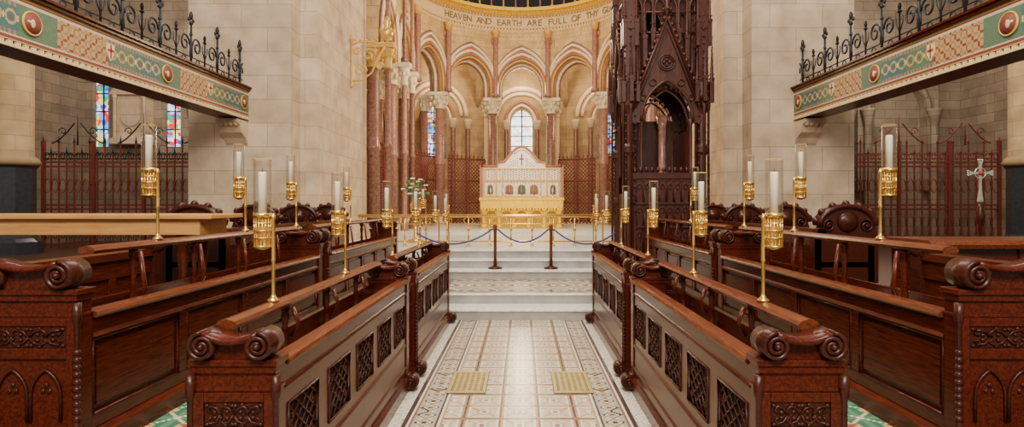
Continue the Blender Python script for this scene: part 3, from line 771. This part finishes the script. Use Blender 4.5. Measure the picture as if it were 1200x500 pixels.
for s in (-1, 1):
    for y in (3.72, 4.9, 6.0, 7.9): candle(s, 2.25, y, 1.386)
    for y in (3.0, 4.22, 5.75, 7.3): candle(s, 1.23, y, 1.117)
    for x, y in ((1.2, 8.75), (1.2, 9.9)): candle(s, x, y, .15 if y < 8.8 else .3, 1.33 if y < 8.8 else 1.15, 'candle in glass chimney on tall brass floor stand beside steps')
    for x in (1.9, 2.6): candle(s, x, 11.9, .76, .9, 'candle in glass chimney on brass floor stand near communion rail')
    candle(s, 1.35, 11.2, .6, .95, 'candle in glass chimney on brass floor stand near communion rail')

# ------------------------------------------------------------ PAINTED BEAMS + CRESTING
def bpat(u, v):
    if v < .05 or v > .95: return 'Y'
    if v < .11 or v > .89: return 'R'
    if v < .15 or v > .85: return 'X'
    k = u % 2.4
    if k < .35 or k > 2.25: return 'K'
    if k < 1.45:
        p = (k % .18)-.09; q = (v-.5)*.48; r = sqrt(p*p+q*q)
        if v < .25 or v > .75: return 'P' if int(k/.03) % 2 else 'K'
        if abs(r-.065) < .012: return 'Y'
        if r < .02: return 'R'
        if abs(abs(p)-.09) < .012 and abs(q) < .03: return 'X'
        return 'B' if k < .9 else 'K'
    a = int(k/.03)+int(v/.06); b = int(k/.03)-int(v/.06)
    if a % 3 == 0 or b % 3 == 0: return 'Y'
    return 'R' if (a//3) % 2 else 'P'
for s in (-1, 1):
    T = thing('painted_beam', (s*5.17, 11.3, 3.2), 'painted and gilded timber beam with roundels between stone piers', 'beam', 'painted beams')
    m = MB().box(0, .4, -14, 0, 0, .55).box(-.05, .46, -14, 0, .551, .59).box(-.08, .5, -14, 0, .591, .62)
    mkobj('timber', m.mir(s), M['wood'], T)
    m = MB().grid(-9, 0, .07, .55, .016, lambda u, v: bpat(-u, (v-.07)/.48), lambda u, v: (-.012, u, v)); mkobj('painted_face', m.mir(s), PB, T, recalc=False)
    m = MB().box(-.03, -.001, -14, 0, .001, .03)
    for i in range(int(14/.1)): m.box(-.03, -.001, -14+i*.1, -14+i*.1+.05, .031, .06)
    mkobj('dentil_moulding', m.mir(s), M['cream'], T)
    for i in range(6):
        y = -.2-2.4*i
        k = MB()
        k.lathe((-.015, y, .31), [(.13, 0), (.13, -.015), (.115, -.02), (.115, -.015)], 20, 0, 'x')
        k.lathe((-.015, y, .31), [(.11, 0), (.11, -.018), (.0, -.018)], 20, 1, 'x')
        k.sph((-.03, y, .31), .035, (.3, 1, 1.4), 8, 2); k.sph((-.03, y-.045, .32), .025, (.3, 1.4, .7), 8, 2)
        mkobj('roundel', k.mir(s), [M['goldp'], PB[PK.index('R')], M['cream']], T)
        k = MB(); y -= 1.2
        k.prism([(y-.07, .42), (y+.07, .42), (y+.07, .3), (y, .2), (y-.07, .3)], -.025, -.012, 'yz', 0)
        k.box(-.03, -.024, y-.01, y+.01, .24, .41, 1).box(-.03, -.024, y-.055, y+.055, .325, .35, 1)
        mkobj('shield', k.mir(s), [M['cream'], M['redc']], T)
    k = MB().prism([(0, -.02), (-.42, -.02), (-.42, -.08), (-.32, -.13), (-.26, -.26), (-.1, -.34), (0, -.48)], 0, .4, 'yz')
    for i in range(4):
        for j in range(3): k.sph((.06+i*.09, -.36+j*.12, -.1-j*.09), .05, (1, 1, 1.2), 6)
    mkobj('corbel', k.mir(s), M['stone'], T)
    T = thing('iron_cresting', (s*5.27, 11.3, 3.82), 'dark wrought iron cresting with scrolls and fleur finials on the beam', 'ironwork', 'iron crestings')
    m = MB(); m.tube([(0, -11, .03), (0, 0, .03)], .018, 5); m.tube([(0, -11, .14), (0, 0, .14)], .01, 4)
    mkobj('rail', m.mir(s), M['iron'], T)
    f0 = None
    for i in range(13):
        y = -.12-i*.82
        if f0 is None:
            f = MB(); f.tube([(0, 0, 0), (0, 0, .66)], .018, 6)
            f.sph((0, 0, .68), .034, n=8); f.sph((0, 0, .80), .032, (1, 1, 2.2), 8); f.sph((0, .06, .73), .028, (.7, 1.3, 1.3), 6); f.sph((0, -.06, .73), .028, (.7, 1.3, 1.3), 6)
            f.sph((0, 0, .5), .03, n=6)
            for sg in (-1, 1):
                f.tube([(0, sg*(.17+.13*(1-.75*k/20)*cos(pi-k*.42)), .33+.15*(1-.75*k/20)*sin(pi-k*.42)) for k in range(21)], .015, 5)
                f.tube([(0, sg*.03, .14), (0, sg*.03, .33)], .012, 5)
                f.tube([(0, sg*(.2+.05*cos(k*.8)), .09+.04*sin(k*.8)) for k in range(9)], .01, 4)
                f.tube([(0, sg*.41, .03), (0, sg*.41, .5)], [.014, .012], 5); f.sph((0, sg*.41, .54), .026, (1, 1, 2.2), 6); f.sph((0, sg*.41, .47), .028, (1, 1.6, .8), 6)
                f.tube([(0, sg*.4, .2), (0, sg*.34, .3), (0, sg*.33, .4)], .009, 4)
            f0 = mkobj('finial', f.mir(s), M['iron'], T, (0, y, 0))
        else:
            f = f0.copy(); COL.objects.link(f); f.parent = T; f.location = (0, y, 0)

# ------------------------------------------------------------ AISLE IRON SCREENS
for s in (-1, 1):
    T = thing('iron_screen', (s*6.5, 14.0, .6), 'red painted wrought iron aisle screen with spiked scroll cresting', 'screen', 'aisle screens')
    L = 4.7; m = MB()
    for z in (.08, .9, 1.0, 1.9, 2.0): m.box(0, L, -.015, .015, z-.02, z+.02)
    n = 26
    for i in range(n+1):
        x = L*i/n; m.box(x-.013, x+.013, -.013, .013, 0, 2.2 if i % 2 else 2.45)
    for i in range(n):
        x = L*(i+.5)/n
        m.tube([(x+.07*cos(2*pi*k/10), 0, 1.45+.16*sin(2*pi*k/10)) for k in range(11)], .010, 4)
        m.tube([(x+.07*cos(2*pi*k/10), 0, .5+.3*sin(2*pi*k/10)) for k in range(11)], .010, 4)
    for i in range(5): x = L*i/4; m.box(x-.035, x+.035, -.035, .035, 0, 2.5)
    mkobj('grille', m.mir(s), M['rediron'], T)
    m = MB()
    for z in (2.08, 2.18): m.box(0, L, -.01, .01, z-.012, z+.012)
    for i in range(n+1):
        x = L*i/n; z = 2.2 if i % 2 else 2.45; m.lathe((x, 0, z), [(.03, 0), (.02, .05), (.001, .18)], 6)
        if i < n:
            xc = x+L/n/2
            for sg in (-1, 1): m.tube([(xc+sg*(.085-.07*(k/10))*cos(k*.5-.3), 0, 2.14+.085*sin(k*.5-.3)) for k in range(11)], .01, 4)
    for i in range(3):
        xc = .8+i*1.55
        for sg in (-1, 1):
            m.tube([(xc+sg*(.05+.55*(1-k/24)), 0, 2.45+.5*(k/24)**1.5) for k in range(24)], .016, 5)
            m.tube([(xc+sg*(.35+.1*(1-k/14)*cos(k*.6)), 0, 2.72+.1*(1-k/14)*sin(k*.6)) for k in range(13)], .012, 4)
        m.tube([(xc, 0, 2.4), (xc, 0, 3.15)], [.02, .004], 5)
    mkobj('spiked_cresting', m.mir(s), M['rediron'] if s > 0 else M['iron'], T)

# ------------------------------------------------------------ BISHOP'S THRONE CANOPY
def pinnacle(m, x, y, z, r, h):
    m.box(x-r, x+r, y-r, y+r, z, z+h*.35)
    m.box(x-r*1.25, x+r*1.25, y-r*1.25, y+r*1.25, z+h*.33, z+h*.37)
    for a in range(4):
        dx, dy = [(1, 0), (-1, 0), (0, 1), (0, -1)][a]
        m.sph((x+dx*r*1.2, y+dy*r*1.2, z+h*.42), r*.4, n=5)
    m.lathe((x, y, z), [(r*.95, h*.37), (r*.12, h*.93), (r*.3, h*.95), (r*.3, h*.98), (.004, h)], 8, sm=False)
    for k in range(5):
        t = .42+k*.1; rr = r*.95*(1-(t-.37)/.56)+r*.12
        for a in range(4):
            an = pi/4+a*pi/2; m.sph((x+rr*cos(an), y+rr*sin(an), z+h*t), r*.28, n=5)
T = thing('bishops_throne', (2.48, 10.85, .6), 'tall dark carved oak throne canopy with gables pinnacles and spire', 'throne')
m = MB(); hx = .62
m.box(-hx-.06, hx+.06, -hx-.06, hx+.06, 0, .12)
for sx in (-1, 1):
    m.box(sx*hx-.02, sx*hx+.02, -hx, hx, .12, 1.5 if sx > 0 else 1.2)
m.box(-hx, hx, -hx-.021, -hx+.02, .12, 1.45); m.box(-hx, hx, hx-.02, hx+.021, .12, 2.6); m.box(-hx, hx, -hx-.05, -hx+.05, 1.45, 1.55)
for row, (zb, zt_) in enumerate(((.2, .42), (.66, .84), (1.06, 1.24))):
    for i in range(8):
        x = -hx+.1+i*(2*hx-.2)/8; w_ = (2*hx-.2)/8
        m.ribbon([(x+.012, zb), (x+.012, zt_)]+[(x+w_/2-(w_/2-.012)*cos(pi*k/8), zt_+.13*sin(pi*k/8)) for k in range(9)]+[(x+w_-.012, zb)], .014, -hx-.05, -hx-.02)
        m.sph((x+w_/2, -hx-.025, zt_+.04), .022, (1, .5, 1), 6); m.sph((x, -hx-.03, zt_+.17), .018, (1, .6, 1), 6)
    m.box(-hx+.1, hx-.1, -hx-.055, -hx-.022, zb-.05, zb-.02)
for i in range(12): m.sph((-hx+.08+i*(2*hx-.16)/11, -hx-.05, 1.6), .035, (1, 1, 1.4), 6)
mkobj('panelled_base', m, M['throne'], T)
for sx in (-1, 1):
    for sy in (-1, 1):
        p = MB(); x, y = sx*hx, sy*hx
        p.lathe((x, y, 0), [(.11, 0), (.11, .2), (.08, .25), (.08, 1.0), (.11, 1.03), (.11, 1.1), (.07, 1.14), (.07, 1.85), (.11, 1.9), (.11, 2.0), (.07, 2.05), (.07, 2.55), (.13, 2.7), (.13, 2.75), (.08, 2.8), (.08, 3.3)], 8, sm=False)
        for a in range(4):
            an = a*pi/2; p.lathe((x+.11*cos(an), y+.11*sin(an), .2), [(.022, 0), (.022, 2.4), (.04, 2.5), (.03, 2.55)], 6)
        for k in range(18):
            for a in range(4):
                an = pi/4+a*pi/2; p.sph((x+.11*cos(an), y+.11*sin(an), .9+k*.135), .022, n=5)
        p.box(x-.08, x+.08, y-.08, y+.08, 3.1, 4.3)
        for a in range(4):
            an = a*pi/2
            for k in range(10): p.sph((x+.09*cos(an), y+.09*sin(an), 3.15+k*.12), .025, n=5)
        pinnacle(p, x, y, 4.0, .1, 2.4)
        for a in range(8):
            an = a*pi/4; pinnacle(p, x+.17*cos(an), y+.17*sin(an), 2.75, .03, .9 if a % 2 else 1.15)
            if a % 2: pinnacle(p, x+.14*cos(an), y+.14*sin(an), 3.7, .032, 1.2)
        mkobj('corner_post', p, M['throne'], T)
cs = [(-hx, -hx), (hx, -hx), (hx, hx), (-hx, hx)]
for i in range(4):
    P0, P1 = cs[i], cs[(i+1) % 4]; g = MB(); L = 2*hx
    GH = 1.5
    mp = g.bay(P0, P1, -.06, .06, 2.4, 2.45, lambda u: 2.62+GH*(1-abs(u-L/2)/(L/2)), .42, .66)
    w = -.08
    g.arch_tube(mp, L/2, .44, .69, 2.43, w, .025); g.arch_tube(mp, L/2, .37, .56, 2.4, 0, .018)
    for rr in (.10, .135): g.tube([mp(L/2+rr*cos(2*pi*k/14), 3.42+rr*sin(2*pi*k/14), w) for k in range(15)], .014, 5)
    for k in range(4):
        a = pi/2+k*pi/2; g.sph(mp(L/2+.045*cos(a), 3.42+.045*sin(a), w), .028, n=6)
    for sg in (-1, 1):
        for (u, z, rr) in ((.24, 3.08, .055), (.40, 2.82, .05)):
            g.tube([mp(L/2+sg*u+rr*cos(2*pi*k/10), z+rr*sin(2*pi*k/10), w) for k in range(11)], .012, 4)
    for rz, rr_ in ((0, .04), (-.17, .016)):
        g.tube([mp(.02-rz*.4, 2.66, w-.01), mp(L/2, 2.62+GH+.06+rz, w-.01), mp(L-.02+rz*.4, 2.66, w-.01)], rr_, 6)
    for k in range(1, 15):
        t = k/15
        for uu in (L/2*t, L-L/2*t): g.sph(mp(uu, 2.69+(GH+.03)*t+.05, w-.01), .038, n=6)
    for k in range(9):
        u = -.36+.72*k/8; g.sph(mp(L/2+u, 2.43+.58*sqrt(max(0, 1-(u/.42)**2)), 0), .032, n=6)
    for c_ in (.1, .26, .42, .58, .74, .9): g.arch_tube(mp, L*c_, .085, .22, 4.35, -.0, .018, zdown=1.2)
    for z in (3.95, 4.3, 4.65): g.tube([mp(0, z, 0), mp(L, z, 0)], .04 if z > 4.5 else .02, 6)
    for k in range(12): g.sph(mp(L*(k+.5)/12, 4.73, 0), .04, (1, 1, 1.6), 6)
    fx = mp(L/2, 2.62+GH+.02, -.09); g.lathe(fx, [(.03, 0), (.03, .12), (.06, .17), (.03, .22), (.045, .3), (.005, .4)], 8)
    for k in range(4):
        an = k*pi/2; g.sph((fx[0]+.06*cos(an), fx[1]+.06*sin(an), fx[2]+.18), .03, n=6)
    for u in (.2, L-.2):
        b0_ = mp(u, 1.5, 0); g.lathe(b0_, [(.045, 0), (.03, .06), (.03, .85), (.055, .97)], 8)
    mkobj('gable', g, M['throne'], T)
u_ = MB(); u_.box(-.6, .6, -.6, .6, 3.12, 3.22)
h2 = .45; cs2 = [(-h2, -h2), (h2, -h2), (h2, h2), (-h2, h2)]
for i in range(4):
    mp = u_.bay(cs2[i], cs2[(i+1) % 4], -.03, .03, 3.2, 4.1, lambda u: 4.9+.6*(1-abs(u-h2)/h2), .16, .3, c=h2*.5+.0, n=8)
    for c_ in (h2*.5, h2*1.5): u_.arch_tube(mp, c_, .17, .3, 4.1, -.05, .02, zdown=.8)
    u_.tube([mp(0, 4.9, -.05), mp(h2, 5.5, -.05), mp(2*h2, 4.9, -.05)], .03, 5)
    for k in range(1, 6): t = k/6; u_.sph(mp(h2*t, 4.95+.6*t, -.05), .035, n=5); u_.sph(mp(2*h2-h2*t, 4.95+.6*t, -.05), .035, n=5)
for x, y in cs2: pinnacle(u_, x, y, 3.2, .075, 3.0)
mkobj('upper_lantern', u_, M['throne'], T)
u_ = MB().lathe((0, 0, 0), [(.5, 4.9), (.42, 5.2), (.05, 7.8), (.12, 7.9), (.01, 8.2)], 8, sm=False)
for k in range(10):
    for a in range(8):
        r = .42*(1-k/10.5)+.05; an = a*pi/4; u_.sph((r*cos(an), r*sin(an), 5.2+k*.26), .04, n=5)
mkobj('spire', u_, M['throne'], T)
for x, y in ((0, -hx), (-hx, 0), (hx, 0), (.0, hx)):
    for d in (-.36, -.22, .22, .36):
        p = MB(); pinnacle(p, x+(d if abs(y) > .1 else 0), y+(d if abs(x) > .1 else 0), 3.35, .035, 1.5 if abs(d) > .3 else 1.8); mkobj('pinnacle', p, M['throne'], T)
s_ = MB().box(-.3, .5, -.4, .4, .5, .6).box(.42, .5, -.4, .4, .6, 2.3).box(-.3, .4, -.45, -.4, .12, .85).box(-.3, .4, .4, .45, .12, .85)
mkobj('seat', s_, M['wood'], T)
mkobj('marble_shaft', MB().lathe((.15, .3, 1.5), [(.1, 0), (.07, .05), (.07, .95), (.12, 1.15)], 12), M['pink'], T)

# ------------------------------------------------------------ WALL BRACKET, FLOWERS, CROSS
T = thing('gilded_wall_bracket', (-4.0, 14.0, 4.4), 'gilded scroll wall bracket holding a hanging crown lamp', 'bracket')
m = MB().lathe((.03, 0, -.05), [(.03, 0), (.05, .05), (.025, .1), (.025, 1.1), (.05, 1.15), (.01, 1.25)], 8)
m.tube([(.03, 0, .95), (.2, 0, 1.02), (.5, 0, 1.02), (.85, 0, .95)], .02, 6)
m.tube([(.03, 0, .1), (.25, 0, .12), (.5, 0, .3), (.62, 0, .6), (.8, 0, .92)], .022, 6)
for cx, cz, r in ((.22, .35, .16), (.42, .72, .16), (.15, .8, .1), (.68, .45, .1)):
    m.tube([(cx+r*(1-k/20)*cos(k*.5), 0, cz+r*(1-k/20)*sin(k*.5)) for k in range(18)], .02, 5)
for i in range(6): m.sph((.1+i*.13, 0, 1.06), .035, n=6)
mkobj('scroll_arm', m, M['goldp'], T)
m = MB().lathe((.85, 0, .95), [(.02, 0), (.03, .1), (.12, .14), (.15, .28), (.13, .33), (.06, .42), (.1, .52), (.02, .68)], 12)
for i in range(8): a = i*pi/4; m.sph((.85+.15*cos(a), .15*sin(a), 1.28), .035, n=6)
mkobj('crown_lamp', m, M['gold'], T)
T = thing('flower_arrangement', (-2.35, 13.3, .76), 'white lilies and greenery in brass vase on pedestal', 'flowers')
mkobj('vase', MB().lathe((0, 0, 0), [(.18, 0), (.18, .05), (.05, .1), (.05, .65), (.12, .7), (.13, .85), (.08, .95), (.1, 1.0)], 12), M['brass'], T)
m = MB(); f = MB()
for i in range(30):
    a = random.uniform(0, 2*pi); r = random.uniform(.05, .3); z = 1.05+random.uniform(.05, .45)*(1-r)
    m.tube([(0, 0, .95), (r*.4*cos(a), r*.4*sin(a), (z+.95)/2), (r*cos(a), r*sin(a), z)], .006, 4)
    if i % 2:
        for k in range(5): b = k*1.256; f.sph((r*cos(a)+.03*cos(b), r*sin(a)+.03*sin(b), z), .028, (1, 1, .6), 5)
    else: m.sph((r*cos(a), r*sin(a), z-.04), .05, (1, .3, .6), 6)
mkobj('foliage', m, M['leaf'], T); mkobj('lily_blooms', f, M['petal'], T, kind='stuff')
T = thing('processional_cross', (4.62, 6.0, .6), 'silver and brass processional cross on dark wooden staff', 'cross')
mkobj('staff', MB().lathe((0, 0, 0), [(.14, 0), (.14, .04), (.03, .06), (.018, .1), (.018, .8), (.035, .83), (.045, .9), (.025, .97), (.016, 1.02)], 10), M['carve'], T)
m = MB(); cz = 1.32
for dx, dz, L in ((1, 0, .12), (-1, 0, .12), (0, 1, .13), (0, -1, .28)):
    poly = [(-.009, 0), (.009, 0), (.011, L*.65), (.028, L), (0, L-.012), (-.028, L), (-.011, L*.65)]
    m.prism([((p if dx == 0 else 0)+dx*q, cz+(p if dz == 0 else 0)+dz*q) for p, q in poly], -.008, .008)
    for q in (-.02, 0, .02): m.sph((dx*(L+.003)+(q if dx == 0 else 0), 0, cz+dz*(L+.003)+(q if dz == 0 else 0)), .01, n=6)
m.tube([(.055*cos(2*pi*k/16), 0, cz+.055*sin(2*pi*k/16)) for k in range(17)], .006, 5)
mkobj('cross_head', m, plain('silver', (.58, .54, .45), .3, .6), T)
mkobj('boss', MB().lathe((0, -.014, cz), [(.001, -.02), (.02, -.01), (.025, .0)], 12, axis='y'), M['redc'], T)

# ------------------------------------------------------------ LIGHTS / WORLD / CAMERA
W = bpy.data.worlds.new('World'); bpy.context.scene.world = W; W.use_nodes = True
W.node_tree.nodes['Background'].inputs[0].default_value = (1, .91, .80, 1); W.node_tree.nodes['Background'].inputs[1].default_value = .55
def area(loc, rot, sx, sy, e, c=(1, .90, .76)):
    l = bpy.data.lights.new('area_light', 'AREA'); l.shape = 'RECTANGLE'; l.size = sx; l.size_y = sy; l.energy = e; l.color = c
    o = bpy.data.objects.new('area_light', l); COL.objects.link(o); o.location = loc; o.rotation_euler = [radians(a) for a in rot]
def pt(loc, e, r=.4, c=(1, .78, .50)):
    l = bpy.data.lights.new('point_light', 'POINT'); l.energy = e; l.shadow_soft_size = r; l.color = c
    o = bpy.data.objects.new('point_light', l); COL.objects.link(o); o.location = loc
area((0, 6, 9.5), (0, 0, 0), 3.5, 8, 1050)
area((0, -2, 6.5), (68, 0, 0), 5, 2, 1050)
area((0, 19, 11), (0, 0, 0), 4, 4, 250, (1, .80, .5))
pt((0, 17.0, 6.6), 560)
pt((0, 17.8, 3.4), 150, .3)
for a in (-33, 0, 33):
    x, y = pol(a, 5.6); pt((x, y, 6.9), 110, .3)
for s in (-1, 1):
    pt((s*8.5, 11, 7), 260, .6, (1, .88, .74)); pt((s*8.8, 14.9, 5.5), 130, .4, (1, .88, .74))
cam = bpy.data.cameras.new('camera'); cam.lens = 21; cam.sensor_width = 36; cam.shift_x = -.01; cam.shift_y = -10/1200
co = bpy.data.objects.new('camera', cam); COL.objects.link(co); co.location = (.02, 0, 1.6); co.rotation_euler = (radians(90), 0, 0)
cam.clip_end = 200
bpy.context.scene.camera = co
